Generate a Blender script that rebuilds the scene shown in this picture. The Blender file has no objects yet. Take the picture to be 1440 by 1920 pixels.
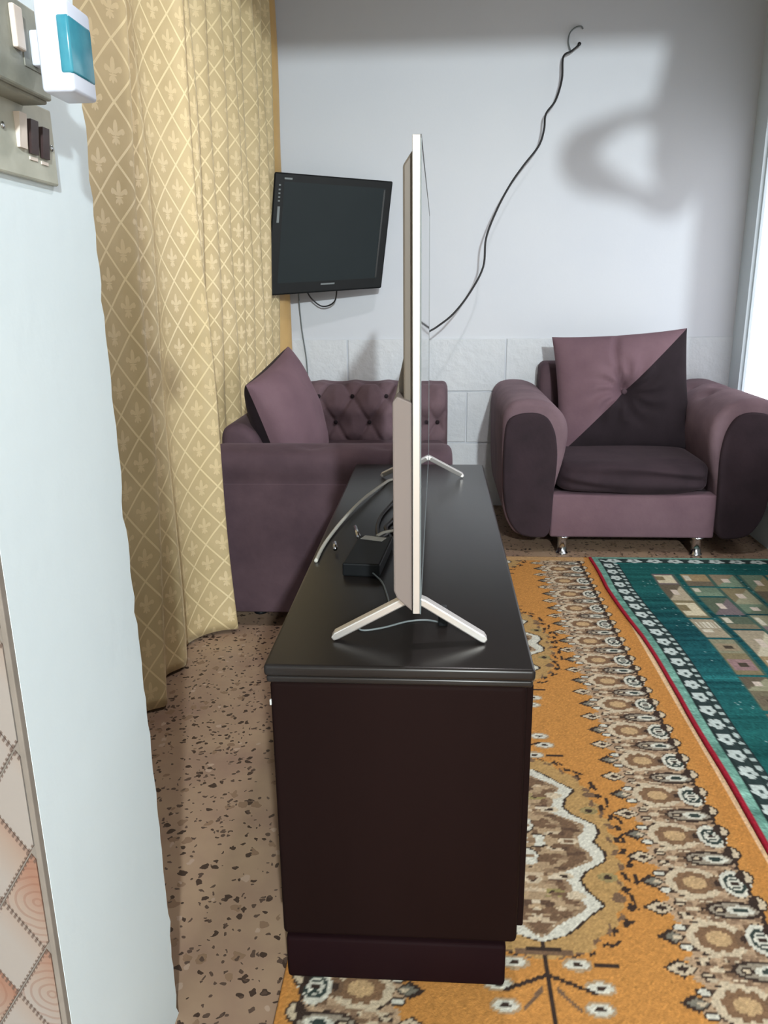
import bpy, bmesh, math, random
import numpy as np
from mathutils import Matrix, Vector

random.seed(7)
rng = np.random.default_rng(11)
SC = bpy.context.scene
COL = SC.collection

# ------------------------------------------------------------------ camera, light, exposure
cam = bpy.data.objects.new('camera', bpy.data.cameras.new('camera'))
COL.objects.link(cam)
cam.data.sensor_fit = 'HORIZONTAL'
cam.data.sensor_width = 36.0
cam.data.lens = 1480.0 / 1440.0 * 36.0
cam.data.clip_start = 0.02
cam.matrix_world = Matrix((
    (0.9978340064, -0.0070935151, 0.0653986063, 0.0),
    (0.0648410267, 0.2736291327, -0.9596471951, 0.0),
    (-0.0110876921, 0.9618091182, 0.2734964045, 1.1),
    (0, 0, 0, 1)))
SC.camera = cam

world = bpy.data.worlds.new('world')
SC.world = world
world.use_nodes = True
world.node_tree.nodes['Background'].inputs[0].default_value = (0.75, 0.85, 1.0, 1)
world.node_tree.nodes['Background'].inputs[1].default_value = 0.0


def bulb(name, loc, watts, radius, colour):
    l = bpy.data.lights.new(name, 'POINT')
    l.energy = watts
    l.shadow_soft_size = radius
    l.color = colour
    o = bpy.data.objects.new(name, l)
    o.location = loc
    COL.objects.link(o)
    return o


bulb('kitchen_bulb', (0.79, -3.0, 2.43), 880, 0.065, (0.90, 0.98, 1.0))

sl = bpy.data.lights.new('living_room_downlight', 'SPOT')
sl.energy = 72
sl.spot_size = math.radians(146)
sl.spot_blend = 0.7
sl.shadow_soft_size = 0.05
sl.color = (1.0, 0.95, 0.97)
so_ = bpy.data.objects.new('living_room_downlight', sl)
so_.location = (0.40, 1.75, 2.70)
COL.objects.link(so_)

SC.view_settings.view_transform = 'Standard'
SC.view_settings.look = 'None'
SC.view_settings.gamma = 1.0
SC.view_settings.use_curve_mapping = False
SC.view_settings.exposure = 0.0


# ------------------------------------------------------------------ material helpers
def lin(c):
    c = np.asarray(c, float) / 255.0
    return np.where(c <= 0.04045, c / 12.92, ((c + 0.055) / 1.055) ** 2.4)


def rgba(c):
    a = lin(c)
    return (float(a[0]), float(a[1]), float(a[2]), 1.0)


class N:
    """A socket with arithmetic that builds Math nodes."""
    def __init__(s, t, k): s.t, s.k = t, k
    def m(s, op, *o):
        n = s.t.nodes.new('ShaderNodeMath'); n.operation = op
        for i, a in enumerate((s,) + o):
            if isinstance(a, N): s.t.links.new(a.k, n.inputs[i])
            else: n.inputs[i].default_value = a
        return N(s.t, n.outputs[0])
    def __add__(s, o): return s.m('ADD', o)
    def __sub__(s, o): return s.m('SUBTRACT', o)
    def __mul__(s, o): return s.m('MULTIPLY', o)
    def __truediv__(s, o): return s.m('DIVIDE', o)
    def fr(s): return s.m('FRACT')
    def ab(s): return s.m('ABSOLUTE')
    def lt(s, o): return s.m('LESS_THAN', o)
    def mx(s, o): return s.m('MAXIMUM', o)
    def mn(s, o): return s.m('MINIMUM', o)


def new_mat(name):
    m = bpy.data.materials.new(name)
    m.use_nodes = True
    t = m.node_tree
    return m, t, t.nodes['Principled BSDF']


def noise(t, scale, detail=4.0, rough=0.55, coord='Object', stretch=None):
    tc = t.nodes.new('ShaderNodeTexCoord')
    n = t.nodes.new('ShaderNodeTexNoise')
    n.inputs['Scale'].default_value = scale
    n.inputs['Detail'].default_value = detail
    n.inputs['Roughness'].default_value = rough
    if stretch:
        mp = t.nodes.new('ShaderNodeMapping')
        mp.inputs['Scale'].default_value = stretch
        t.links.new(tc.outputs[coord], mp.inputs[0])
        t.links.new(mp.outputs[0], n.inputs['Vector'])
    else:
        t.links.new(tc.outputs[coord], n.inputs['Vector'])
    return n.outputs['Fac']


def ramp(t, fac, stops):
    r = t.nodes.new('ShaderNodeValToRGB')
    e = r.color_ramp.elements
    while len(e) < len(stops): e.new(0.5)
    for q, (p, c) in zip(e, stops):
        q.position = p; q.color = rgba(c)
    t.links.new(fac, r.inputs[0])
    return r.outputs[0]


def mixc(t, fac, a, b):
    n = t.nodes.new('ShaderNodeMix'); n.data_type = 'RGBA'
    for k, v in ((0, fac), (6, a), (7, b)):
        if isinstance(v, N): t.links.new(v.k, n.inputs[k])
        elif isinstance(v, bpy.types.NodeSocket): t.links.new(v, n.inputs[k])
        else: n.inputs[k].default_value = v
    return n.outputs[2]


def bump(t, b, fac, strength=0.2, dist=0.01):
    n = t.nodes.new('ShaderNodeBump')
    n.inputs['Strength'].default_value = strength
    n.inputs['Distance'].default_value = dist
    t.links.new(fac, n.inputs['Height'])
    t.links.new(n.outputs[0], b.inputs['Normal'])


def simple(name, c1, c2=None, scale=8.0, rough=0.5, metal=0.0, bmp=0.0, bscale=40.0, bdist=0.004, sheen=0.0,
           coord='Object', stretch=None, spec=None):
    m, t, b = new_mat(name)
    if c2 is not None:
        f = noise(t, scale, coord=coord, stretch=stretch)
        t.links.new(ramp(t, f, [(0.3, c1), (0.7, c2)]), b.inputs['Base Color'])
    else:
        b.inputs['Base Color'].default_value = rgba(c1)
    b.inputs['Roughness'].default_value = rough
    b.inputs['Metallic'].default_value = metal
    if spec is not None: b.inputs['Specular IOR Level'].default_value = spec
    if sheen:
        b.inputs['Sheen Weight'].default_value = sheen
        b.inputs['Sheen Roughness'].default_value = 0.45
        b.inputs['Sheen Tint'].default_value = rgba((205, 180, 190))
    if bmp: bump(t, b, noise(t, bscale, 5.0, coord=coord), bmp, bdist)
    return m


# ------------------------------------------------------------------ object helpers
def tag(o, label=None, cat=None, group=None, kind=None):
    if label: o['label'] = label
    if cat: o['category'] = cat
    if group: o['group'] = group
    if kind: o['kind'] = kind
    return o


def thing(name, loc, label, cat, group=None):
    o = bpy.data.objects.new(name, None)
    o.empty_display_size = 0.05
    o.location = loc
    COL.objects.link(o)
    return tag(o, label, cat, group)


def wloc(o):
    v = Vector((0, 0, 0))
    while o is not None:
        v = v + Vector(o.location); o = o.parent
    return v


def make(name, verts, faces, mat, parent=None, smooth=False, loc=None):
    """One mesh object; verts in world coordinates. Origin at the parent (or LOC)."""
    off = np.array(wloc(parent)) if parent is not None else np.array(loc if loc is not None else (0, 0, 0), float)
    me = bpy.data.meshes.new(name)
    v = np.asarray(verts, float) - off
    me.from_pydata(v.tolist(), [], [tuple(int(i) for i in f) for f in faces])
    bm = bmesh.new(); bm.from_mesh(me)
    bmesh.ops.recalc_face_normals(bm, faces=bm.faces)
    bm.to_mesh(me); bm.free()
    for mm in (mat if isinstance(mat, (list, tuple)) else [mat]): me.materials.append(mm)
    if smooth: me.polygons.foreach_set('use_smooth', [True] * len(me.polygons))
    o = bpy.data.objects.new(name, me)
    COL.objects.link(o)
    if parent is not None: o.parent = parent
    else: o.location = off.tolist()
    return o


def from_bm(name, bm, mat, parent=None, smooth=False, loc=None):
    off = Vector(wloc(parent)) if parent is not None else Vector(loc if loc is not None else (0, 0, 0))
    bmesh.ops.translate(bm, verts=bm.verts, vec=-off)
    me = bpy.data.meshes.new(name)
    bm.to_mesh(me); bm.free()
    for mm in (mat if isinstance(mat, (list, tuple)) else [mat]): me.materials.append(mm)
    if smooth: me.polygons.foreach_set('use_smooth', [True] * len(me.polygons))
    o = bpy.data.objects.new(name, me)
    COL.objects.link(o)
    if parent is not None: o.parent = parent
    else: o.location = off
    return o


def box_bm(a, b, bev=0.0, seg=2):
    bm = bmesh.new()
    bmesh.ops.create_cube(bm, size=1.0)
    a = Vector(a); b = Vector(b)
    for v in bm.verts:
        v.co = Vector(((a.x + b.x) / 2 + v.co.x * (b.x - a.x), (a.y + b.y) / 2 + v.co.y * (b.y - a.y), (a.z + b.z) / 2 + v.co.z * (b.z - a.z)))
    if bev: bmesh.ops.bevel(bm, geom=bm.edges[:], offset=bev, segments=seg, profile=0.5, affect='EDGES')
    return bm


def box(name, a, b, mat, parent=None, bev=0.0, seg=2, smooth=False, loc=None):
    return from_bm(name, box_bm(a, b, bev, seg), mat, parent, smooth, loc)


def smooth_path(pts, n=8):
    p = np.asarray(pts, float)
    out = []
    for i in range(len(p) - 1):
        p0, p1, p2, p3 = p[max(i - 1, 0)], p[i], p[i + 1], p[min(i + 2, len(p) - 1)]
        for k in range(n):
            t = k / n
            out.append(0.5 * (2 * p1 + (p2 - p0) * t + (2 * p0 - 5 * p1 + 4 * p2 - p3) * t * t + (3 * p1 - p0 - 3 * p2 + p3) * t ** 3))
    out.append(p[-1])
    return np.array(out)


def tube(name, pts, r, mat, parent=None, sides=8, loc=None):
    P = np.asarray(pts, float)
    rr = np.full(len(P), r) if np.isscalar(r) else np.asarray(r)
    V, F = [], []
    up = np.array([0.13, 0.21, 0.97])
    for i in range(len(P)):
        d = P[min(i + 1, len(P) - 1)] - P[max(i - 1, 0)]
        d /= np.linalg.norm(d) + 1e-12
        a = np.cross(d, up)
        if np.linalg.norm(a) < 1e-3: a = np.cross(d, (1, 0, 0))
        a /= np.linalg.norm(a); b = np.cross(a, d); up = b
        for k in range(sides):
            t = 2 * math.pi * k / sides
            V.append(P[i] + rr[i] * (math.cos(t) * a + math.sin(t) * b))
    for i in range(len(P) - 1):
        for k in range(sides):
            F.append((i * sides + k, i * sides + (k + 1) % sides, (i + 1) * sides + (k + 1) % sides, (i + 1) * sides + k))
    F.append(tuple(range(sides))[::-1])
    F.append(tuple((len(P) - 1) * sides + k for k in range(sides)))
    return make(name, V, F, mat, parent, True, loc)


def lathe(name, prof, centre, mat, parent=None, sides=24, axis='z', loc=None):
    """prof: list of (radius, height) along the axis from CENTRE."""
    V, F = [], []
    for (r, h) in prof:
        for k in range(sides):
            t = 2 * math.pi * k / sides
            p = (r * math.cos(t), r * math.sin(t), h)
            if axis == 'x': p = (p[2], p[0], p[1])
            if axis == 'y': p = (p[0], p[2], p[1])
            V.append(np.array(centre) + np.array(p))
    n = len(prof)
    for i in range(n - 1):
        for k in range(sides):
            F.append((i * sides + k, i * sides + (k + 1) % sides, (i + 1) * sides + (k + 1) % sides, (i + 1) * sides + k))
    F.append(tuple(range(sides))[::-1]); F.append(tuple((n - 1) * sides + k for k in range(sides)))
    return make(name, V, F, mat, parent, True, loc)


def resample(poly, n):
    p = np.asarray(poly, float)
    q = np.vstack([p, p[:1]])
    L = np.concatenate([[0], np.cumsum(np.linalg.norm(np.diff(q, axis=0), axis=1))])
    s = np.linspace(0, L[-1], n, endpoint=False)
    return np.stack([np.interp(s, L, q[:, k]) for k in range(q.shape[1])], 1)


def round_poly(poly, n=96, it=2):
    p = np.asarray(poly, float)
    for _ in range(it):                       # corner cutting
        a = 0.78 * p + 0.22 * np.roll(p, -1, 0)
        b = 0.22 * p + 0.78 * np.roll(p, -1, 0)
        p = np.stack([a, b], 1).reshape(-1, p.shape[1])
    return resample(p, n)


def extrude_profile(name, prof, place, s0, s1, mat, parent, steps=16, round_end=0.02, dents=None, n=96, seed=0):
    """Loft of a closed 2-D profile along s; PLACE(a, b, s) gives the world point; the ends are rounded over ROUND_END.
    DENTS: list of (a, b, s, depth, radius) pressed into the surface."""
    p = round_poly(prof, n)
    c = p.mean(0)
    stations = []
    for k in range(5):
        t = k / 4 * math.pi / 2
        stations.append((s0 + round_end * (1 - math.sin(t)), 1 - math.cos(t)))
    S = [(s0 + round_end * (1 - math.sin(t)), round_end * (1 - math.cos(t))) for t in np.linspace(0, math.pi / 2, 5)]
    S = sorted(S)
    mid = [(s, 0.0) for s in np.linspace(s0 + round_end, s1 - round_end, steps)[1:-1]]
    E = sorted([(s1 - round_end * (1 - math.sin(t)), round_end * (1 - math.cos(t))) for t in np.linspace(0, math.pi / 2, 5)])
    # inward normals of the profile
    d = np.roll(p, -1, 0) - np.roll(p, 1, 0)
    d /= np.linalg.norm(d, axis=1)[:, None]
    nr = np.stack([-d[:, 1], d[:, 0]], 1)
    if ((c - p) * nr).sum() < 0: nr = -nr
    V = []
    allS = S + mid + E
    for (s, ins) in allS:
        q = p + nr * ins
        if dents:
            for (a, b, sd, depth, rad) in dents:
                r2 = ((q[:, 0] - a) ** 2 + (q[:, 1] - b) ** 2 + (s - sd) ** 2) / rad ** 2
                q = q + nr * (depth * np.exp(-r2 * 2.2))[:, None]
        for (a, b) in q: V.append(place(a, b, s))
    m = len(p); F = []
    for i in range(len(allS) - 1):
        for k in range(m):
            F.append((i * m + k, i * m + (k + 1) % m, (i + 1) * m + (k + 1) % m, (i + 1) * m + k))
    F.append(tuple(range(m))[::-1]); F.append(tuple((len(allS) - 1) * m + k for k in range(m)))
    return make(name, V, F, mat, parent, True)


def pillow_grid(n, size_u, size_v, thick, pinch=0.05, power=0.42, dent=None):
    """Two skins of a square cushion as (verts, faces_front, faces_back) in local (u, v, w)."""
    t = np.linspace(-1, 1, n)
    t = np.sign(t) * (1 - (1 - np.abs(t)) ** 1.35)
    Uu, Vv = np.meshgrid(t, t, indexing='ij')
    prof = (np.clip((1 - Uu ** 2), 0, 1) * np.clip(1 - Vv ** 2, 0, 1)) ** power
    x = Uu * size_u / 2 * (1 - pinch * (1 - Vv ** 2))
    y = Vv * size_v / 2 * (1 - pinch * (1 - Uu ** 2))
    fz = thick / 2 * prof
    bz = -thick / 2 * prof
    if dent is not None: fz = fz + dent(Uu, Vv, prof)
    wr = 0.004 * np.sin(9 * Uu + 3 * Vv) * np.sin(5 * Vv - 4 * Uu) * prof
    fz = fz + wr
    front = np.stack([x, y, fz], -1).reshape(-1, 3)
    back = np.stack([x, y, bz], -1).reshape(-1, 3)
    F = []
    for i in range(n - 1):
        for j in range(n - 1):
            F.append((i * n + j, (i + 1) * n + j, (i + 1) * n + j + 1, i * n + j + 1))
    return front, back, F, Uu, Vv


# ------------------------------------------------------------------ materials
M_wall = simple('lavender_white_paint', (205, 210, 218), (212, 216, 222), 1.2, 0.55, bmp=0.12, bscale=60, bdist=0.003)
M_block = simple('painted_rough_block', (205, 211, 217), (214, 218, 222), 3.0, 0.6, bmp=0.55, bscale=24, bdist=0.012)
M_white = simple('white_gloss_paint', (219, 233, 240), (224, 237, 243), 2.5, 0.5, bmp=0.15, bscale=30, bdist=0.004)
M_ceil = simple('ceiling_paint', (100, 87, 68), (108, 94, 74), 2.0, 0.8)
M_kitchen = simple('kitchen_wall_paint', (140, 138, 134), (148, 146, 142), 2.0, 0.7)
M_pane, _t, _b = new_mat('daylit_frosted_pane')
_b.inputs['Base Color'].default_value = (0.8, 0.8, 0.8, 1)
_b.inputs['Emission Color'].default_value = (0.93, 0.95, 1.0, 1)
_b.inputs['Emission Strength'].default_value = 1.5
M_velvet_dark = simple('dark_plum_velvet', (44, 35, 40), (56, 44, 50), 9.0, 0.85, bmp=0.25, bscale=55, bdist=0.004, sheen=0.08, spec=0.2)
M_velvet_mid = simple('plum_velvet', (72, 57, 64), (90, 72, 79), 7.0, 0.85, bmp=0.25, bscale=50, bdist=0.004, sheen=0.10, spec=0.2)
M_velvet_arm = simple('brushed_plum_velvet', (100, 82, 89), (120, 99, 106), 8.0, 0.85, bmp=0.25, bscale=50, bdist=0.004, sheen=0.12, spec=0.2)
M_velvet_light = simple('mauve_velvet', (104, 81, 90), (118, 94, 102), 6.0, 0.85, bmp=0.25, bscale=60, bdist=0.004, sheen=0.10, spec=0.2)
M_velvet_black = simple('blackish_velvet', (34, 27, 31), (42, 34, 39), 9.0, 0.9, bmp=0.2, bscale=55, bdist=0.004, sheen=0.05, spec=0.2)
M_chrome = simple('chrome', (200, 203, 206), None, rough=0.16, metal=1.0)
M_cab = simple('dark_brown_lacquer', (25, 15, 14), (29, 18, 17), 5.0, 0.6, stretch=(1, 1, 0.2), spec=0.03)
M_cabtop = simple('black_brown_lacquer_top', (28, 25, 24), (33, 29, 28), 6.0, 0.3, spec=0.35)
M_plinth = simple('dark_plum_lacquer', (26, 13, 16), (29, 16, 18), 5.0, 0.6, spec=0.03)
M_silver = simple('pale_silver_metal', (216, 212, 208), (220, 216, 212), 4.0, 0.36, metal=0.75)
M_housing = simple('pale_champagne_plastic', (124, 113, 108), (130, 119, 114), 4.0, 0.55, spec=0.2)
M_tvback = simple('beige_metal_back', (94, 84, 72), (100, 90, 78), 4.0, 0.5)
M_screen = simple('glossy_screen_glass', (8, 9, 11), None, rough=0.03, spec=0.6)
M_bezel = simple('black_bezel', (18, 18, 20), None, rough=0.3)
M_black = simple('black_plastic', (19, 21, 23), (23, 25, 27), 20.0, 0.5, spec=0.15)
M_darkscreen = simple('dark_matte_screen', (30, 38, 41), (34, 42, 45), 3.0, 0.5, spec=0.12)
M_cable = simple('black_cable_sheath', (30, 30, 32), None, rough=0.5)
M_whitecable = simple('cream_cable_sheath', (200, 198, 188), None, rough=0.5)
M_grey = simple('grey_cable_sheath', (110, 118, 120), None, rough=0.5)
M_plate = simple('aged_cream_switch_plate', (168, 170, 158), (186, 188, 176), 30.0, 0.45)
M_socket = simple('mottled_grey_socket', (120, 122, 112), (152, 153, 142), 25.0, 0.5)  # darker grey than the switch plate, mottled by noise
M_rocker = simple('cream_rocker', (214, 202, 192), (222, 212, 202), 30.0, 0.35)
M_rocker_dark = simple('dark_rocker', (52, 40, 42), (68, 54, 54), 60.0, 0.3)
M_device = simple('white_device_plastic', (206, 214, 232), (212, 220, 236), 10.0, 0.35)
M_teal = simple('teal_translucent_plastic', (52, 128, 150), (66, 144, 164), 60.0, 0.2)
M_label = simple('paper_label', (186, 190, 190), (206, 210, 208), 60.0, 0.6)
M_goldplain = simple('plain_gold_satin', (190, 152, 92), (204, 168, 108), 6.0, 0.4, bmp=0.15, bscale=12, bdist=0.01, sheen=0.2)
M_grout = simple('tile_grout', (124, 116, 108), (134, 126, 118), 30.0, 0.8)


def terrazzo():
    m, t, b = new_mat('terrazzo')
    base = ramp(t, noise(t, 5.0), [(0.3, (144, 118, 102)), (0.7, (168, 144, 118))])
    tc = t.nodes.new('ShaderNodeTexCoord')
    nz = t.nodes.new('ShaderNodeTexNoise'); nz.inputs['Scale'].default_value = 45
    t.links.new(tc.outputs['Object'], nz.inputs['Vector'])
    va = t.nodes.new('ShaderNodeVectorMath'); va.operation = 'MULTIPLY_ADD'
    t.links.new(nz.outputs['Color'], va.inputs[0]); va.inputs[1].default_value = (0.026, 0.026, 0)
    t.links.new(tc.outputs['Object'], va.inputs[2])
    col = base
    for (sc_, thr, rad, c) in ((50, 0.26, 0.30, (62, 47, 40)), (34, 0.16, 0.34, (134, 109, 88)), (84, 0.20, 0.34, (84, 67, 58)), (40, 0.08, 0.26, (172, 150, 132))):
        v = t.nodes.new('ShaderNodeTexVoronoi'); v.inputs['Scale'].default_value = sc_
        v.voronoi_dimensions = '2D'
        t.links.new(va.outputs[0], v.inputs['Vector'])
        sp = t.nodes.new('ShaderNodeSeparateColor'); t.links.new(v.outputs['Color'], sp.inputs[0])
        pick = N(t, sp.outputs[0]).lt(thr)
        r = N(t, sp.outputs[1]) * (rad * 0.9) + rad * 0.35
        near = N(t, v.outputs['Distance']).m('LESS_THAN', r)
        col = mixc(t, pick * near, col, rgba(c))
    t.links.new(col, b.inputs['Base Color'])
    b.inputs['Roughness'].default_value = 0.42
    return m


M_floor = terrazzo()


def curtain_mat():
    """Satin: diamond trellis of glossy ribbons with a fleur-de-lis in each diamond (UV in metres)."""
    m, t, b = new_mat('gold_brocade_satin')
    uv = t.nodes.new('ShaderNodeUVMap')
    sp = t.nodes.new('ShaderNodeSeparateXYZ'); t.links.new(uv.outputs[0], sp.inputs[0])
    u, v = N(t, sp.outputs[0]), N(t, sp.outputs[1])
    W, H = 0.098, 0.125
    a = u / W + v / H
    c = u / W - v / H
    p = a.fr() - 0.5
    q = c.fr() - 0.5
    line = (p.ab().m('SUBTRACT', 0.5).ab().mn(q.ab().m('SUBTRACT', 0.5).ab())).lt(0.032)
    x = (p + q) * (W / 2)
    y = (p - q) * (H / 2)
    def ell(cx, cy, ra, rb, rot=0.0):
        ca, sa = math.cos(rot), math.sin(rot)
        dx, dy = x - cx, y - cy
        e1 = (dx * ca + dy * sa) / ra
        e2 = (dy * ca - dx * sa) / rb
        return (e1 * e1 + e2 * e2).lt(1.0)
    fl = ell(0, 0.010, 0.0050, 0.017)
    for s in (-1, 1):
        fl = fl.mx(ell(s * 0.0105, 0.002, 0.0105, 0.0042, s * 0.75))
        fl = fl.mx(ell(s * 0.0165, 0.002, 0.0038, 0.0055, s * -0.3))
        fl = fl.mx(ell(s * 0.005, -0.017, 0.0030, 0.0065, s * 0.5))
    fl = fl.mx(ell(0, -0.009, 0.009, 0.0022)).mx(ell(0, -0.018, 0.0028, 0.008))
    base = ramp(t, noise(t, 7.0), [(0.3, (190, 170, 128)), (0.7, (202, 182, 140))])
    col = mixc(t, fl * 0.75, base, rgba((226, 206, 164)))
    col = mixc(t, line * 0.9, col, rgba((234, 216, 172)))
    t.links.new(col, b.inputs['Base Color'])
    t.links.new((line.mx(fl) * -0.24 + 0.50).k, b.inputs['Roughness'])
    b.inputs['Sheen Weight'].default_value = 0.35
    b.inputs['Sheen Roughness'].default_value = 0.35
    b.inputs['Sheen Tint'].default_value = rgba((255, 236, 200))
    n = t.nodes.new('ShaderNodeBump'); n.inputs['Strength'].default_value = 0.5; n.inputs['Distance'].default_value = 0.003
    t.links.new((line.mx(fl)).k, n.inputs['Height'])
    t.links.new(n.outputs[0], b.inputs['Normal'])
    return m


M_curtain = curtain_mat()


def tile_mat():
    """Printed wall tile: cream to peach wash, beaded border, faint swirl (object coordinates, one tile per object)."""
    m, t, b = new_mat('printed_diamond_tile')
    tc = t.nodes.new('ShaderNodeTexCoord')
    sp = t.nodes.new('ShaderNodeSeparateXYZ'); t.links.new(tc.outputs['Object'], sp.inputs[0])
    x, z = N(t, sp.outputs[0]), N(t, sp.outputs[2])
    A = x / 0.075 + z / 0.121           # -0.5 .. 0.5 across the diamond
    B = x / 0.075 - z / 0.121
    oi = t.nodes.new('ShaderNodeObjectInfo')
    rnd = N(t, oi.outputs['Random'])
    wash = (A + 0.5) * 0.7 + rnd * 0.9 - 0.45
    base = ramp(t, wash.k, [(0.15, (150, 143, 138)), (0.5, (148, 132, 121)), (0.85, (142, 108, 92))])
    wv = t.nodes.new('ShaderNodeTexWave'); wv.wave_type = 'RINGS'; wv.rings_direction = 'SPHERICAL'
    wv.inputs['Scale'].default_value = 34; wv.inputs['Distortion'].default_value = 2.5
    t.links.new(tc.outputs['Object'], wv.inputs['Vector'])
    pick = rnd.m('GREATER_THAN', 0.5)
    sw = N(t, wv.outputs['Fac']).m('GREATER_THAN', 0.8) * pick * 0.35
    col = mixc(t, sw, base, rgba((120, 80, 66)))
    edge = (A.ab() * -1.0 + 0.5).mn(B.ab() * -1.0 + 0.5)
    along = ((A + B) * 9.0 + (A - B) * 9.0)
    bead = ((A * 12.0).fr() - 0.5).ab().lt(0.27).mx(0.0)
    beadB = ((B * 12.0).fr() - 0.5).ab().lt(0.27)
    nearA = (A.ab() * -1.0 + 0.5).lt(0.05)
    nearB = (B.ab() * -1.0 + 0.5).lt(0.05)
    dots = (nearA * beadB).mx(nearB * bead)
    col = mixc(t, dots * 0.8, col, rgba((92, 74, 66)))
    t.links.new(col, b.inputs['Base Color'])
    b.inputs['Roughness'].default_value = 0.3
    return m


M_tile = tile_mat()


def carpet_mat(name):
    m, t, b = new_mat(name)
    at_ = t.nodes.new('ShaderNodeAttribute'); at_.attribute_name = 'weave'
    f = noise(t, 260.0, 2.0)
    g = N(t, f) * 0.3 + 0.85
    n = t.nodes.new('ShaderNodeMix'); n.data_type = 'RGBA'; n.blend_type = 'MULTIPLY'
    n.inputs[0].default_value = 1.0
    t.links.new(at_.outputs['Color'], n.inputs[6])
    cb = t.nodes.new('ShaderNodeCombineColor')
    for k in range(3): t.links.new(g.k, cb.inputs[k])
    t.links.new(cb.outputs[0], n.inputs[7])
    t.links.new(n.outputs[2], b.inputs['Base Color'])
    b.inputs['Roughness'].default_value = 0.95
    b.inputs['Specular IOR Level'].default_value = 0.1
    bump(t, b, noise(t, 300.0, 2.0), 0.3, 0.003)
    return m


M_runner = carpet_mat('woven_orange_carpet')
M_rug = carpet_mat('woven_green_rug')

# ------------------------------------------------------------------ the setting
def struct(o): o['kind'] = 'structure'; return o


struct(box('floor', (-1.75, -3.95, -0.1), (2.75, 4.2, 0.0), M_floor))
struct(box('ceiling', (-1.75, -3.95, 2.75), (2.75, 4.2, 2.85), M_ceil))
wall_back = struct(box('wall_back', (-1.1, 4.0, 0.0), (2.75, 4.2, 2.75), M_wall))
struct(box('wall_left', (-1.1, 0.967, 0.0), (-0.95, 4.0, 2.75), M_wall))
WY0, WY1, WZ0, WZ1 = 1.45, 3.862, 0.45, 1.80            # daylight window in the right wall
bm = bmesh.new()
for (p, q) in (((1.425, 0.967, 0), (1.60, WY0, 2.75)), ((1.425, WY1, 0), (1.60, 4.0, 2.75)), ((1.425, WY0, 0), (1.60, WY1, WZ0)), ((1.425, WY0, WZ1), (1.60, WY1, 2.75))):
    o = box_bm(p, q); me = bpy.data.meshes.new('tmp'); o.to_mesh(me); o.free(); bm.from_mesh(me); bpy.data.meshes.remove(me)
struct(from_bm('wall_right', bm, M_white))
bm = bmesh.new()
for (p, q) in (((1.440, WY0, WZ0), (1.475, WY0 + .03, WZ1)), ((1.440, WY1 - .012, WZ0), (1.475, WY1, WZ1)), ((1.440, WY0 + .03, WZ0), (1.475, WY1 - .012, WZ0 + .03)), ((1.440, WY0 + .03, WZ1 - .03), (1.475, WY1 - .012, WZ1))):
    o = box_bm(p, q); me = bpy.data.meshes.new('tmp'); o.to_mesh(me); o.free(); bm.from_mesh(me); bpy.data.meshes.remove(me)
win = struct(from_bm('window_1', bm, M_white))
box('pane', (1.452, WY0 + .03, WZ0 + .03), (1.462, WY1 - .012, WZ1 - .03), M_pane, win)
M_kw = M_kitchen
struct(box('wall_kitchen_right', (2.6, -3.8, 0.0), (2.75, 0.665, 2.75), M_kitchen))
struct(box('wall_kitchen_left', (-1.75, -3.8, 0.0), (-1.6, 0.665, 2.75), M_kitchen))
struct(box('wall_kitchen_back', (-1.75, -3.95, 0.0), (2.75, -3.8, 2.75), M_kitchen))


def jamb_wall():
    """The partition: left pier with the white reveal (slightly chipped far arris), lintel, right pier."""
    bm = bmesh.new()
    zs = np.linspace(0, 2.273, 120)
    r = np.random.default_rng(3)
    pts = []
    for i, z in enumerate(zs):
        c = 0.0018 * r.standard_normal() + 0.003 * math.sin(z * 5)
        if abs(z - 0.83) < 0.012: c -= 0.006
        pts.append((z, 0.963 + c))
    cols = []
    for z, ye in pts:
        cols.append([bm.verts.new(p) for p in ((-1.75, 0.665, z), (-0.40, 0.665, z), (-0.40, ye - 0.006, z), (-0.405, ye, z), (-1.75, 0.967, z))])
    for i in range(len(cols) - 1):
        for k in range(5):
            bm.faces.new((cols[i][k], cols[i][(k + 1) % 5], cols[i + 1][(k + 1) % 5], cols[i + 1][k]))
    bm.faces.new(cols[0][::-1]); bm.faces.new(cols[-1])
    for (a, b) in (((-1.75, 0.665, 2.273), (2.6, 0.967, 2.75)), ((1.02, 0.665, 0), (2.6, 0.967, 2.273))):
        o = box_bm(a, b)
        me = bpy.data.meshes.new('tmp'); o.to_mesh(me); o.free(); bm.from_mesh(me); bpy.data.meshes.remove(me)
    bmesh.ops.recalc_face_normals(bm, faces=bm.faces)
    return from_bm('wall_front', bm, M_white)


wall_front = struct(jamb_wall())

# rough painted blocks of the lower back wall, each one a piece with recessed joints
COURSE = [(0.853, 0.596), (0.590, 0.336), (0.330, 0.076)]
for ci, (zt, zb) in enumerate(COURSE):
    x = -0.838 - (0.19 if ci % 2 else 0.0)
    while x < 1.43:
        x0, x1 = max(x + 0.003, -0.945), min(x + 0.3925 - 0.003, 1.428)
        if x1 - x0 > 0.05:
            jy = random.uniform(0.0, 0.0025)
            box('block', (x0, 3.9915 - jy, zb), (x1, 4.004, zt), M_block, wall_back, bev=0.004)
        x += 0.3925

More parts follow.
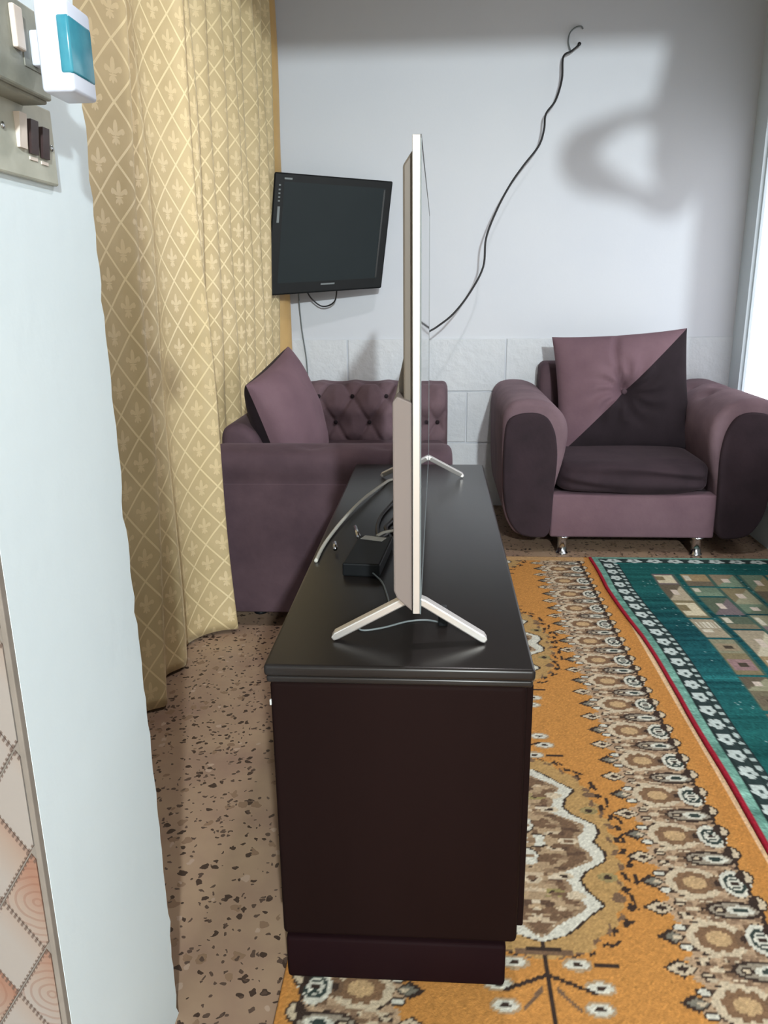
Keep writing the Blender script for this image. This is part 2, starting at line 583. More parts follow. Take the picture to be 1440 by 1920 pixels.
# diamond tiles on the kitchen face of the left pier
tile_mesh = None
z0 = 0.4245
tiles = []
for i in range(0, 5):
    cx = -0.45 - 0.0375 * (i - 1)
    for k in range(-4, 10):
        cz = z0 + 0.121 * k + (0.0605 if (i - 1) % 2 else 0.0)
        if cz < 0.0605: continue
        W2, H2 = 0.0366, 0.0592
        right = -0.4075 - cx
        if right < W2:                                   # cut at the corner
            hh = H2 * (1 - right / W2)
            out = [(-W2, 0), (0, -H2), (right, -hh), (right, hh), (0, H2)]
            if right <= 0.002:
                hh = H2 * (1 - abs(right) / W2); out = [(-W2, 0), (right, -hh), (right, hh)]
        else:
            out = [(-W2, 0), (0, -H2), (W2, 0), (0, H2)]
        n = len(out)
        V = [(cx + a, 0.6585, cz + b) for a, b in out] + [(cx + a * 0.97, 0.657, cz + b * 0.97) for a, b in out] + [(cx + a, 0.666, cz + b) for a, b in out]
        F = [tuple(range(n, 2 * n))] + [(k2, (k2 + 1) % n, n + (k2 + 1) % n, n + k2) for k2 in range(n)] + \
            [(k2, (k2 + 1) % n, 2 * n + (k2 + 1) % n, 2 * n + k2) for k2 in range(n)]
        o = make('tile', V, F, M_tile, None, loc=(cx, 0.657, cz))
        o.parent = wall_front
box('corner_strip', (-0.4065, 0.6565, 0.0), (-0.4005, 0.668, 1.75), M_grout, wall_front, bev=0.001)
o = box('grout_bed', (-0.66, 0.660, 0.0), (-0.4075, 0.6655, 1.75), M_grout, wall_front)

# ------------------------------------------------------------------ orange runner carpet
AX = 0.19


def woven_grid(name, xs, ys, colour, zfun, mat, thick, label, cat):
    nx, ny = len(xs), len(ys)
    X, Y = np.meshgrid(xs, ys, indexing='ij') if np.ndim(xs) == 1 else (xs, ys)
    nx, ny = X.shape
    Z = zfun(X, Y)
    V = np.stack([X, Y, Z], -1).reshape(-1, 3)
    idx = np.arange(nx * ny).reshape(nx, ny)
    Fq = np.stack([idx[:-1, :-1], idx[1:, :-1], idx[1:, 1:], idx[:-1, 1:]], -1).reshape(-1, 4)
    rim = np.concatenate([idx[:, 0], idx[-1, 1:], idx[-2::-1, -1], idx[0, -2:0:-1]])
    low = V[rim].copy(); low[:, 2] = np.where((low[:, 0] < 0.68) & (low[:, 0] > 0.6) & (thick > 0.01), 0.0088, 0.0005)
    nb = len(V)
    V = np.vstack([V, low])
    k = np.arange(len(rim)); k2 = (k + 1) % len(rim)
    Fs = np.stack([rim[k2], rim[k], nb + k, nb + k2], -1)
    Fall = np.vstack([Fq, Fs])
    me = bpy.data.meshes.new(name)
    me.vertices.add(len(V)); me.vertices.foreach_set('co', V.astype(np.float32).ravel())
    me.loops.add(Fall.size); me.loops.foreach_set('vertex_index', Fall.astype(np.int32).ravel())
    me.polygons.add(len(Fall))
    me.polygons.foreach_set('loop_start', np.arange(0, Fall.size, 4, dtype=np.int32))
    me.update(calc_edges=True)
    me.polygons.foreach_set('use_smooth', [True] * len(Fall))
    a = me.color_attributes.new('weave', 'FLOAT_COLOR', 'POINT')
    C = lin(colour.reshape(-1, 3))
    C = np.vstack([C, C[rim]])
    a.data.foreach_set('color', np.hstack([C, np.ones((len(C), 1))]).astype(np.float32).ravel())
    me.materials.append(mat)
    o = bpy.data.objects.new(name, me)
    COL.objects.link(o)
    return tag(o, label, cat)


def runner_colours(X, Y):
    U = np.abs(X - AX)
    S = X - AX
    P = 0.1336
    C = np.empty(X.shape + (3,)); C[:] = (190, 134, 72)
    CREAM, TAN, BROWN, DARK, GREEN, PALE = (198, 182, 156), (170, 146, 116), (116, 92, 72), (60, 48, 42), (56, 66, 62), (206, 204, 190)
    def put(mask, c): C[mask] = c
    def el(u, v, a, b): return ((U - u) / a) ** 2 + (v / b) ** 2 < 1
    # --- medallions
    for k in range(-1, 3):
        w0 = Y - (1.39 + 0.94 * k)
        w = np.abs(w0)
        Wv = np.interp(w, [0, .03, .055, .087, .11, .14, .165, .175, .2, .23, .245, .262], [.133, .15, .146, .102, .088, .098, .118, .12, .09, .06, .042, 0], right=-1)
        W2 = np.interp(w, [0, .05, .10, .15, .20, .25, .28, .297, .302], [.192, .196, .184, .176, .165, .125, .09, .04, 0], right=-1)
        ripple = 0.008 * np.sin(w * 120)
        put(U < W2 - 0.018 + ripple, (176, 142, 92))
        # leaf sprays along the rim
        ph = np.arctan2(w0, U * 1.35)
        rim_d = U - W2
        for off, fr_, ln in ((-0.004, 46, 0.006), (-0.020, 38, 0.005), (0.008, 30, 0.004)):
            leaf = (np.abs(rim_d - off + 0.006 * np.sin(ph * fr_ * 0.7)) < ln) & (np.sin(ph * fr_) > 0.1) & (W2 > 0)
            put(leaf, DARK if off != -0.020 else BROWN)
        put((U < Wv + 0.006) & (Wv > -0.5), DARK)
        put((U < Wv) & (Wv > -0.5), PALE)
        inner = Wv - 0.028 - 0.006 * np.sin(w * 90)
        put(U < inner, (150, 126, 100))
        put(U < inner - 0.012, BROWN)
        put((U < inner * 0.62) & (w < 0.20), TAN)
        for (uu, vv, aa, bb, cc) in ((0.02, 0.0, .03, .022, DARK), (0.02, 0.0, .025, .017, PALE), (.0, .05, .022, .028, DARK), (.0, .05, .018, .023, PALE), (0.036, .055, .02, .016, BROWN),
                                     (.055, .02, .016, .010, CREAM), (.055, .02, .008, .004, DARK), (.06, .10, .02, .010, CREAM), (.06, .10, .010, .004, DARK), (.0, .11, .018, .014, CREAM), (.0, .11, .009, .006, DARK),
                                     (.085, .0, .022, .009, CREAM), (.085, .0, .012, .004, BROWN), (.075, .15, .02, .010, CREAM), (.035, .145, .022, .012, (150, 138, 90)), (.035, .145, .007, .006, DARK), (.03, .19, .022, .010, BROWN), (.0, .195, .010, .014, CREAM), (.0, .195, .005, .007, BROWN), (.10, .045, .014, .010, BROWN), (.145, .10, .020, .012, (150, 134, 92)), (.145, .10, .008, .007, DARK), (.155, .155, .014, .010, BROWN)):
            put(((U - uu) / aa) ** 2 + ((w - vv) / bb) ** 2 < 1, cc)
        fl = np.random.default_rng(31)
        for _ in range(110):
            fu, fw = fl.uniform(0, .15), fl.uniform(0, .25)
            aa, bb = fl.uniform(.006, .018), fl.uniform(.003, .007)
            cc = [BROWN, (196, 176, 148), (140, 116, 92), (94, 74, 60), TAN, (206, 192, 168)][fl.integers(6)]
            put((((U - fu) / aa) ** 2 + ((w - fw) / bb) ** 2 < 1) & (U < inner - .006), cc)
        # pendant spray
        put((U < 0.005) & (w > 0.26) & (w < 0.43), DARK)
        put((np.abs(w - 0.285) < 0.006) & (U < 0.05), BROWN)
        put((np.abs(w - 0.277) < 0.005) & (U < 0.03), DARK)
        for (uu, vv) in ((.052, .307), (.082, .352), (.074, .392)):
            put(((U - uu) / .026) ** 2 + ((w - vv) / .015) ** 2 < 1, TAN)
            put(((U - uu) / .020) ** 2 + ((w - vv) / .010) ** 2 < 1, PALE)
            put(((U - uu) / .008) ** 2 + ((w - vv) / .004) ** 2 < 1, DARK)
        put((np.abs(w - 0.33 - U * 0.45) < 0.004) & (U < .075), DARK)
        put((np.abs(w - 0.355 - (U - .01) * 1.2) < 0.005) & (U < .045) & (U > .01), BROWN)
        put((np.abs(w - 0.305) < 0.004) & (np.abs(U - .10) < .022), DARK)
    # --- border
    ph = ((Y - 1.017) / P + 0.5) % 1 - 0.5              # 0 at the rosettes, +-0.5 between them
    v = ph * P
    vh = (((Y - 1.017) / P) % 1 - 0.5) * P              # 0 half way between
    v2 = np.minimum(np.abs(v), np.abs(vh))
    inner = 0.224 + np.clip(v2, 0, .034) * 0.75 + 0.004 * np.sign(np.sin(Y * 300))
    band = (U > inner) & (U < 0.402)
    put(band, (176, 150, 122))
    flecks = np.random.default_rng(5)
    for _ in range(95):
        fu, fv = flecks.uniform(.255, .395), flecks.uniform(0, P / 2)
        aa, bb = flecks.uniform(.004, .014), flecks.uniform(.003, .006)
        cc = [BROWN, DARK, CREAM, (150, 124, 100), (128, 104, 84), (82, 66, 56)][flecks.integers(6)]
        put((((U - fu) / aa) ** 2 + ((np.abs(v) - fv) / bb) ** 2 < 1) & band, cc)
    put(el(.304, v, .052, .040), CREAM)
    wob = 1 + 0.16 * np.sin(9 * np.arctan2(v, U - .304))
    put(((U - .304) / .037) ** 2 + (v / .029) ** 2 < wob, (128, 100, 76))
    put(((U - .306) / .022) ** 2 + (v / .016) ** 2 < 1, (188, 158, 118))
    put(el(.348, v, .014, .020), BROWN); put(el(.348, v, .006, .008), DARK)
    put(el(.381, v, .028, .034), PALE)
    put(el(.380, v, .020, .024) & ~el(.380, v, .014, .017), GREEN)
    put(el(.380, v, .009, .004), DARK); put(el(.380, np.abs(v) - .010, .008, .003), GREEN)
    # half-way flower complexes
    put(el(.355, vh, .052, .022), DARK); put(el(.355, vh, .044, .016), (150, 140, 124))
    put(el(.366, vh, .024, .011), PALE); put(el(.366, vh, .014, .006), GREEN); put(el(.330, vh, .012, .008), DARK); put(el(.330, vh, .006, .004), CREAM)
    put(el(.300, np.abs(vh) - .008, .010, .005), BROWN); put(el(.282, vh, .012, .006), CREAM); put(el(.262, np.abs(vh) - .012, .012, .006), DARK); put(el(.262, np.abs(vh) - .012, .007, .003), CREAM)
    # arrow tips towards the field
    dia = lambda u0, vv, a, b: np.abs(U - u0) / a + np.abs(vv) / b < 1
    put(dia(.226, v, .026, .018), DARK); put(dia(.230, v, .018, .011), (120, 116, 104)); put(dia(.236, v, .010, .006), CREAM)
    put(el(.246, np.abs(v) - .022, .014, .009), DARK); put(el(.246, np.abs(v) - .022, .010, .006), PALE)
    put(dia(.222, vh, .030, .020), DARK); put(dia(.224, vh, .025, .015), CREAM); put(dia(.226, vh, .012, .007), DARK)
    # outer line and scallops
    edge_ph = (Y % 0.0668) / 0.0668 - 0.5
    put(((U - .405) / .016) ** 2 + (edge_ph * .0668 / .020) ** 2 < 1, DARK)
    put((((U - .405) / .012) ** 2 + (edge_ph * .0668 / .015) ** 2 < 1) & (U > .402), CREAM)
    put((np.abs(U - .402 - .002 * np.sin(Y * 188)) < .0035), DARK)
    put((U > .424), (190, 132, 70))
    put((S > .463), (226, 190, 150))
    put((Y > 3.12) & (U < .424), (186, 150, 106))
    C *= 0.97 * (1 + 0.05 * np.random.default_rng(8).standard_normal(X.shape))[..., None]
    return np.clip(C, 8, 240)


xs = np.arange(-0.245, 0.6761, 0.0038)
ys = np.arange(0.72, 3.1701, 0.0042)
GX, GY = np.meshgrid(xs, ys, indexing='ij')
woven_grid('carpet_runner', GX, GY, runner_colours(GX, GY),
           lambda X, Y: 0.006 + 0.0012 * np.sin(Y * 4.1 + X * 3) + 0 * X, M_runner, 0.006,
           'orange floral carpet runner with cream rosette borders lying under the dark cabinet', 'carpet')

# ------------------------------------------------------------------ green rug
RED_Y = [1.0, 1.5, 1.75, 1.99, 2.22, 2.39, 2.81, 3.16]
RED_X = [.668, .662, .664, .669, .665, .661, .634, .636]


def rug_colours(U, Vv):
    r = np.random.default_rng(21)
    C = np.empty(U.shape + (3,))
    ny = U.shape[1]
    streak = np.convolve(r.standard_normal(ny), np.ones(5) / 5, 'same') * 1.6
    slow = np.convolve(r.standard_normal(ny), np.ones(31) / 31, 'same') * 5
    st = (streak + slow)[None, :] + 0.5 * r.standard_normal(U.shape)
    teal = np.stack([26 + 7 * st, 80 + 15 * st, 86 + 14 * st], -1)
    greenish = np.clip(np.sin(Vv * 5.0 + U * 3) * .5 + .5, 0, 1)[..., None]
    teal = teal * (1 - .35 * greenish) + np.array((30, 92, 76)) * .35 * greenish
    C[:] = teal
    dots = (r.random(U.shape) > .985)
    C[dots & (np.sin(Vv * 23) > -.2)] = (150, 180, 178)
    def put(m, c): C[m] = c
    # patchwork field
    PAL = [(176, 164, 140), (150, 136, 112), (128, 120, 98), (110, 100, 84), (152, 150, 124), (120, 140, 118), (196, 188, 164), (150, 122, 122), (98, 110, 92), (142, 130, 100), (120, 108, 110), (170, 148, 112)]
    x = 0.200
    widths = [.088, .022, .105, .105, .10, .12, .11, .12]
    for wi, wd in enumerate(widths):
        if wi == 1:
            x += .020; continue
        vv = 0.195 + (0.0 if wi != 3 else .0)
        while vv < 2.4:
            h = r.uniform(.075, .19)
            inn = (U > x) & (U < x + wd) & (Vv > vv) & (Vv < vv + h)
            c = np.array(PAL[r.integers(len(PAL))], float)
            lu, lv = (U - x) / wd, (Vv - vv) / h
            put(inn, c * 0.92)
            kind = r.integers(5)
            c2 = np.array(PAL[r.integers(len(PAL))], float)
            if kind == 0:
                put(inn & (lu > .12) & (lu < .88) & (lv > .3) & (lv < .8), c2); put(inn & (lu > .35) & (lu < .65) & (lv > .45) & (lv < .65), (74, 66, 56))
            elif kind == 1:
                put(inn & (lu > .1) & (lu < .9) & (lv > .15) & (lv < .5) & (np.sin(lu * 44) > 0), (208, 202, 184)); put(inn & (lu > .15) & (lu < .5) & (lv > .55) & (lv < .72), (206, 200, 182))
            elif kind == 2:
                put(inn & (lv > .62), c2); put(inn & (lu > .1) & (lu < .3) & (lv > .1) & (lv < .55), (200, 194, 176))
            elif kind == 3:
                put(inn & (np.abs(lu - .5) < .38) & (np.abs(lv - .5) < .36), (206, 196, 168)); put(inn & (lu > .12) & (lu < .45) & (lv > .25) & (lv < .6), (128, 116, 88))
            else:
                put(inn & (lu + lv > 1.0) & (lu < .95), c2); put(inn & (np.abs(lu - .5) < .12) & (np.abs(lv - .5) < .16), (204, 190, 176))
            put(inn & (np.minimum(lu, 1 - lu) * wd < .006), (70, 96, 86))
            vv += h
            if r.random() < .55: vv += .014
        x += wd + (.0 if wi in (2,) else .012 if wi % 2 else .0)
    # borders: left, then the far end
    def border(D, L, per, first):
        put((D < first + .128), teal[(D < first + .128)])
        put((D < first + .085), (48, 62, 62))
        ph = ((L / per) % 1 - .5) * per
        put((D < first + .024), 0)
        m = D < first + .024
        C[m] = np.stack([104 + 14 * st, 150 + 16 * st, 136 + 15 * st], -1)[m]
        put(np.abs(D - first - .026) < .0028, (38, 50, 50))
        put(np.abs(D - first - .068) < .0022, (40, 52, 50))
        ang = np.arctan2(ph, D - first - .047)
        put(((D - first - .047) / .019) ** 2 + (ph / (.35 * per)) ** 2 < 1 + .25 * np.sin(5 * ang), (196, 208, 204))
        put(((D - first - .049) / .006) ** 2 + ((ph - .003) / (.10 * per)) ** 2 < 1, (70, 84, 82))
        p2 = ((L / (per / 2)) % 1 - .5) * per / 2
        big = (np.floor(L / (per / 2)) % 2) == 0
        put((((D - first - .078) / .007) ** 2 + (p2 / np.where(big, .012, .007)) ** 2 < 1), (178, 194, 190))
        put(np.abs(D - first - .088) < .0022, (36, 48, 50))
    border(U, Vv, 0.0705, 0.012)
    D = Vv
    far = (Vv < 0.075) & (U > 0.045)
    keep = C.copy()
    # far end border (narrower)
    put(Vv < .105, (0, 0, 0)); C[Vv < .105] = teal[Vv < .105]
    m = Vv < .022
    C[m] = np.stack([104 + 14 * st, 150 + 16 * st, 136 + 15 * st], -1)[m]
    put((Vv > .022) & (Vv < .072), (48, 62, 62))
    ph = (((U - .05) / .082) % 1 - .5) * .082
    ang = np.arctan2(Vv - .047, ph)
    put(((Vv - .047) / .021) ** 2 + (ph / .029) ** 2 < 1 + .25 * np.sin(5 * ang), (196, 208, 204))
    put(((Vv - .047) / .007) ** 2 + (ph / .008) ** 2 < 1, (80, 92, 90))
    side = U < Vv * 1.0 + 0.012
    C[side & (U < .105)] = keep[side & (U < .105)]
    put(U < 0.012, (160, 34, 52))
    C *= 0.95 * (1 + 0.05 * r.standard_normal(U.shape))[..., None]
    return np.clip(C, 6, 235)


us = np.arange(0, 1.15, 0.0045)
vs = np.arange(0, 2.2, 0.0045)
RU, RV = np.meshgrid(us, vs, indexing='ij')
RY = 3.155 - RV
RX = np.interp(RY, RED_Y, RED_X) + 0.003 * np.sin(RY * 9) + RU
woven_grid('green_rug', RX, RY, rug_colours(RU, RV),
           lambda X, Y: 0.013 + 0.003 * np.exp(-RU / 0.05) * np.sin(RY * 5), M_rug, 0.012,
           'teal green patchwork rug with white flower border and red bound edge', 'rug')

# ------------------------------------------------------------------ curtain
BOT = [(-.86, 1.50), (-.83, 1.68), (-.80, 1.80), (-.771, 1.858), (-.728, 1.888), (-.76, 1.96), (-.782, 2.046), (-.749, 2.119), (-.775, 2.20), (-.794, 2.273),
       (-.764, 2.331), (-.715, 2.366), (-.655, 2.383), (-.69, 2.402), (-.79, 2.412)]
TOP = [(-.83, 1.50), (-.80, 1.66), (-.745, 1.80), (-.715, 1.87), (-.69, 1.93), (-.75, 1.99), (-.765, 2.07), (-.745, 2.13), (-.77, 2.20), (-.77, 2.26),
       (-.75, 2.32), (-.725, 2.37), (-.70, 2.40), (-.735, 2.44), (-.79, 2.50)]
fr = np.random.default_rng(4)
yy = 2.56
k = 0
while yy < 3.86:
    a = (-.762 if k % 2 == 0 else -.815) + fr.uniform(-.012, .006)
    BOT.append((a + fr.uniform(-.006, .004), yy)); TOP.append((a + (0.03 if k % 2 == 0 else 0) + fr.uniform(-.008, .008), yy + fr.uniform(-.01, .01)))
    yy += fr.uniform(.065, .115); k += 1


def drape(name, bot, top, ztop, zbot, mat, parent, label=None, cat=None, nz=90, hem=0.0):
    pb, pt = smooth_path([p for p in bot], 9), smooth_path([p for p in top], 9)
    L = np.concatenate([[0], np.cumsum(np.linalg.norm(np.diff(0.5 * (pb + pt), axis=0), axis=1))])
    zs = np.linspace(zbot, ztop, nz)
    V = []
    for z in zs:
        w = min(1.0, max(0.0, z / 1.7)) ** 0.8
        P = pb * (1 - w) + pt * w
        for i, p in enumerate(P):
            zz = z + (hem * (0.5 + 0.5 * math.sin(L[i] * 14)) * (1 - z / ztop) ** 6)
            V.append((p[0] + 0.004 * math.sin(z * 6 + L[i] * 9), p[1] + 0.003 * math.sin(z * 4 + L[i] * 13), zz))
    m = len(pb)
    F = [(j * m + i, j * m + i + 1, (j + 1) * m + i + 1, (j + 1) * m + i) for j in range(nz - 1) for i in range(m - 1)]
    o = make(name, V, F, mat, parent, True)
    me = o.data
    uvl = me.uv_layers.new(name='UVMap')
    lv = np.empty(len(me.loops), np.int32); me.loops.foreach_get('vertex_index', lv)
    uvs = np.stack([L[lv % m], zs[lv // m]], -1)
    uvl.data.foreach_set('uv', uvs.astype(np.float32).ravel())
    sol = o.modifiers.new('thickness', 'SOLIDIFY'); sol.thickness = 0.0015; sol.offset = 0
    if label: tag(o, label, cat)
    return o


drape('patterned_curtain', BOT, TOP, 2.6, 0.008, M_curtain, None, 'gold satin curtain with diamond trellis and fleur-de-lis along the left wall', 'curtain', hem=0.006)
drape('plain_curtain', [(-.84, 3.85), (-.80, 3.875), (-.745, 3.89), (-.71, 3.92), (-.70, 3.95), (-.725, 3.975)],
      [(-.83, 3.85), (-.79, 3.875), (-.755, 3.89), (-.735, 3.92), (-.73, 3.95), (-.75, 3.975)], 2.6, 0.45, M_goldplain, None,
      'narrow plain gold curtain strip hanging in the far corner beside the wall television', 'curtain')

# ------------------------------------------------------------------ television cabinet
cab = thing('television_cabinet', (-0.053, 1.705, 0), 'long low dark brown lacquered cabinet carrying the large television', 'cabinet')
box('carcass', (-0.243, 1.034, 0.0885), (0.134, 2.376, 0.5448), M_cab, cab, bev=0.009, seg=3, smooth=True)
box('plinth', (-0.238, 1.030, 0.0074), (0.117, 2.366, 0.087), M_plinth, cab, bev=0.006, seg=2, smooth=True)
tp = box('top_board', (-0.249, 1.027, 0.556), (0.144, 2.384, 0.575), M_cabtop, cab, bev=0.006, seg=3, smooth=True)
box('top_moulding', (-0.246, 1.030, 0.545), (0.141, 2.381, 0.5565), M_cabtop, cab, bev=0.004, seg=3, smooth=True)
for k in range(3):
    y0 = 1.06 + k * 0.435
    d = box('door', (0.1342, y0, 0.10), (0.146, y0 + 0.42, 0.535), M_cab, cab, bev=0.003)
    lathe('knob', [(0.004, 0), (0.005, 0.008), (0.010, 0.012), (0.009, 0.020), (0.002, 0.022)], (0.146, y0 + 0.36, 0.36), M_chrome, d, 14, 'x')
box('paint_chip', (-0.2432, 1.0325, 0.507), (-0.2405, 1.036, 0.516), M_label, cab, bev=0.0005)

# ------------------------------------------------------------------ large television on the cabinet
tv = thing('large_television', (-0.03, 1.64, 0.575), 'large flat television seen edge-on with pale frame standing on the dark cabinet', 'television')
box('frame', (-0.0325, 1.070, 0.640), (-0.0222, 2.200, 1.283), M_silver, tv, bev=0.0012)
box('screen', (-0.0222, 1.074, 0.652), (-0.0212, 2.196, 1.279), M_screen, tv)
for (a, b) in (((-0.0222, 1.071, 1.2785), (-0.0206, 2.199, 1.2830)), ((-0.0222, 2.1955, 0.640), (-0.0206, 2.199, 1.2785)), ((-0.0222, 1.0705, 0.640), (-0.0206, 1.0735, 1.2785)), ((-0.0222, 1.0735, 0.640), (-0.0206, 2.1955, 0.652))):
    box('bezel', a, b, M_bezel if b[2] > 1.28 or a[2] > 1.27 else M_grey, tv)


def tv_back():
    """Thin upper shell, then a wedge swelling into the deep lower housing."""
    prof = [(-0.0325, 1.262), (-0.0405, 1.252), (-0.0415, 0.985), (-0.0595, 0.935), (-0.0605, 0.672), (-0.054, 0.655), (-0.0325, 0.640)]
    return prof


def prism(name, prof, y0, y1, mat, parent, taper=0.0):
    n = len(prof)
    V = [(a, y0, b) for a, b in prof] + [(a, y1, b) for a, b in prof]
    F = [tuple(range(n))[::-1], tuple(range(n, 2 * n))] + [(k, (k + 1) % n, n + (k + 1) % n, n + k) for k in range(n)]
    o = make(name, V, F, mat, parent)
    bv = o.modifiers.new('bevel', 'BEVEL'); bv.width = 0.0025; bv.segments = 2; bv.limit_method = 'ANGLE'
    return o


prism('back_shell', [(-0.0325, 1.268), (-0.0450, 1.250), (-0.0460, 0.66), (-0.0325, 0.645)], 1.088, 2.182, M_tvback, tv)
prism('rear_housing', [(-0.0335, 0.948), (-0.054, 0.957), (-0.0605, 0.949), (-0.0605, 0.672), (-0.0555, 0.660), (-0.0335, 0.640)], 1.078, 2.192, M_housing, tv)
prism('housing_shoulder', [(-0.040, 1.02), (-0.0435, 1.02), (-0.0595, 0.948), (-0.040, 0.948)], 1.13, 2.14, M_tvback, tv)
for yl in (1.118, 2.205):
    for s, x1 in ((-1, -0.158), (1, 0.078)):
        xc = -0.040 if s < 0 else -0.028
        yy_ = yl if yl < 2 else 2.165
        pts = [(xc, yy_, 0.645), (xc + s * 0.012, yy_, 0.640), (x1 - s * 0.006, yl, 0.584), (x1, yl, 0.5790)]
        V, F = [], []
        P = np.array(pts)
        for i, p in enumerate(P):
            d = P[min(i + 1, 3)] - P[max(i - 1, 0)]; d /= np.linalg.norm(d)
            nrm = np.cross(d, (0, 1, 0)); nrm /= np.linalg.norm(nrm)
            h = 0.0062 if i < 3 else 0.0035
            for (e, g) in ((-h, -0.009), (h, -0.009), (h, 0.009), (-h, 0.009)):
                V.append(p + nrm * e + np.array((0, g, 0)))
        for i in range(3):
            for q in range(4): F.append((i * 4 + q, i * 4 + (q + 1) % 4, i * 4 + 4 + (q + 1) % 4, i * 4 + 4 + q))
        F += [(3, 2, 1, 0), (12, 13, 14, 15)]
        l = make('leg', V, F, M_silver, tv)
        bv = l.modifiers.new('bevel', 'BEVEL'); bv.width = 0.002; bv.segments = 2; bv.limit_method = 'ANGLE'

# ------------------------------------------------------------------ bits on the cabinet
boxx = thing('receiver_box', (-0.135, 1.475, 0.575), 'small black receiver box with white sticker lying beside tangled cables behind television', 'box')


def obox(name, c, half, ang, mat, parent, bev=0.003, z0=None):
    bm = box_bm((-half[0], -half[1], -half[2]), half, bev)
    bmesh.ops.rotate(bm, verts=bm.verts, cent=(0, 0, 0), matrix=Matrix.Rotation(ang, 3, 'Z'))
    bmesh.ops.translate(bm, verts=bm.verts, vec=c)
    return from_bm(name, bm, mat, parent)


AN = math.radians(-38)
ca, sa = math.cos(AN), math.sin(AN)
obox('case', (-0.132, 1.480, 0.5885), (0.036, 0.088, 0.0130), math.radians(-5), M_black, boxx)
obox('sticker', (-0.128, 1.548, 0.6020), (0.024, 0.0120, 0.0006), math.radians(-20), M_label, boxx, 0.0003)
for (cx, cy, dx, dy) in ((-0.166, 1.610, -0.012, 0.058), (-0.205, 1.525, -0.004, 0.028)):
    pts = [(cx - dx * .2, cy - dy * .2, 0.588), (cx + dx * .4, cy + dy * .4, 0.589), (cx + dx, cy + dy, 0.590)]
    tube('connector', pts, 0.0045, M_chrome, boxx, 10)


def wire(name, pts, r, mat, label, n=8, cat='cable'):
    P = smooth_path(pts, n)
    o = tube(name, P, r, mat, None, 8, loc=P[0])
    return tag(o, label, cat)


zc = 0.5785
wire('coaxial_cable', [(-0.237, 1.47, zc + .0005), (-0.234, 1.58, zc + .001), (-0.215, 1.75, zc + .003), (-0.185, 1.93, zc + .004), (-0.145, 2.10, zc + .002), (-0.128, 2.16, zc), (-0.10, 2.175, zc)], 0.0040, M_whitecable,
     'thick cream cable curving along the cabinet top towards the far end')
wire('power_cord', [(-0.062, 1.98, 0.66), (-0.085, 1.97, 0.60), (-0.110, 1.90, zc + .002), (-0.128, 1.80, zc + .001), (-0.132, 1.72, zc + .001), (-0.128, 1.66, zc + .001), (-0.118, 1.60, zc)], 0.0042, M_cable,
     'thick black cord looping from television back down beside the receiver box')
wire('video_cable', [(-0.062, 1.78, 0.655), (-0.080, 1.775, 0.60), (-0.100, 1.75, zc + .002), (-0.112, 1.70, zc + .002), (-0.106, 1.655, zc + .001), (-0.118, 1.62, zc + .001), (-0.112, 1.575, zc + .002)], 0.0050, M_cable,
     'black lead with a thick plug between television and the sticker of the box')
wire('thin_black_lead', [(-0.062, 1.86, 0.65), (-0.075, 1.845, 0.59), (-0.092, 1.80, zc), (-0.088, 1.74, zc), (-0.100, 1.69, zc), (-0.085, 1.64, zc), (-0.070, 1.60, zc)], 0.0026, M_cable,
     'thin black lead wriggling close behind the pale television housing')
wire('white_lead', [(-0.122, 1.572, 0.600), (-0.110, 1.595, 0.600), (-0.092, 1.622, 0.596), (-0.074, 1.620, 0.600), (-0.062, 1.61, 0.640)], 0.0034, M_whitecable,
     'short pale lead running from the white sticker to the television back')
wire('trailing_wire', [(-0.120, 1.395, 0.585), (-0.100, 1.365, zc), (-0.087, 1.31, zc - .001), (-0.080, 1.25, zc - .001), (-0.100, 1.215, zc - .001), (-0.125, 1.19, zc - .001), (-0.118, 1.150, zc - .001), (-0.085, 1.158, zc - .001), (-0.045, 1.185, zc - .001), (-0.015, 1.192, zc - .001), (0.006, 1.183, zc)], 0.0016, M_grey,
     'thin grey wire trailing on the cabinet under the near television leg')
ad = thing('small_black_plug', (0.012, 1.18, 0.575), 'small black plug standing on the cabinet behind the near right television leg', 'plug')
box('body', (0.0055, 1.172, 0.5755), (0.0205, 1.190, 0.602), M_black, ad, bev=0.002)
box('cap', (0.0075, 1.174, 0.6020), (0.0185, 1.188, 0.607), M_bezel, ad, bev=0.001)

# ------------------------------------------------------------------ wall television and its wires
wt = thing('wall_television', (-0.50, 3.80, 1.33), 'small black television tilted on the back wall beside the curtain', 'television')
c00, c10, c11, c01 = (np.array(p) for p in ((-0.783, 3.72, 1.069), (-0.263, 3.85, 1.098), (-0.204, 3.85, 1.563), (-0.719, 3.72, 1.597)))


def quadp(u, v, w):
    a = c00 * (1 - u) + c10 * u
    b = c01 * (1 - u) + c11 * u
    nrm = np.cross(c10 - c00, c01 - c00); nrm /= np.linalg.norm(nrm)      # towards the viewer
    return a * (1 - v) + b * v + nrm * w


def qbox(name, u0, u1, v0, v1, w0, w1, mat, bev=0.0, parent=None):
    V = [quadp(u, v, w) for w in (w0, w1) for (u, v) in ((u0, v0), (u1, v0), (u1, v1), (u0, v1))]
    F = [(0, 1, 2, 3), (4, 5, 6, 7), (0, 1, 5, 4), (1, 2, 6, 5), (2, 3, 7, 6), (3, 0, 4, 7)]
    o = make(name, V, F, mat, parent or wt)
    if bev:
        b = o.modifiers.new('bevel', 'BEVEL'); b.width = bev; b.segments = 2
    return o


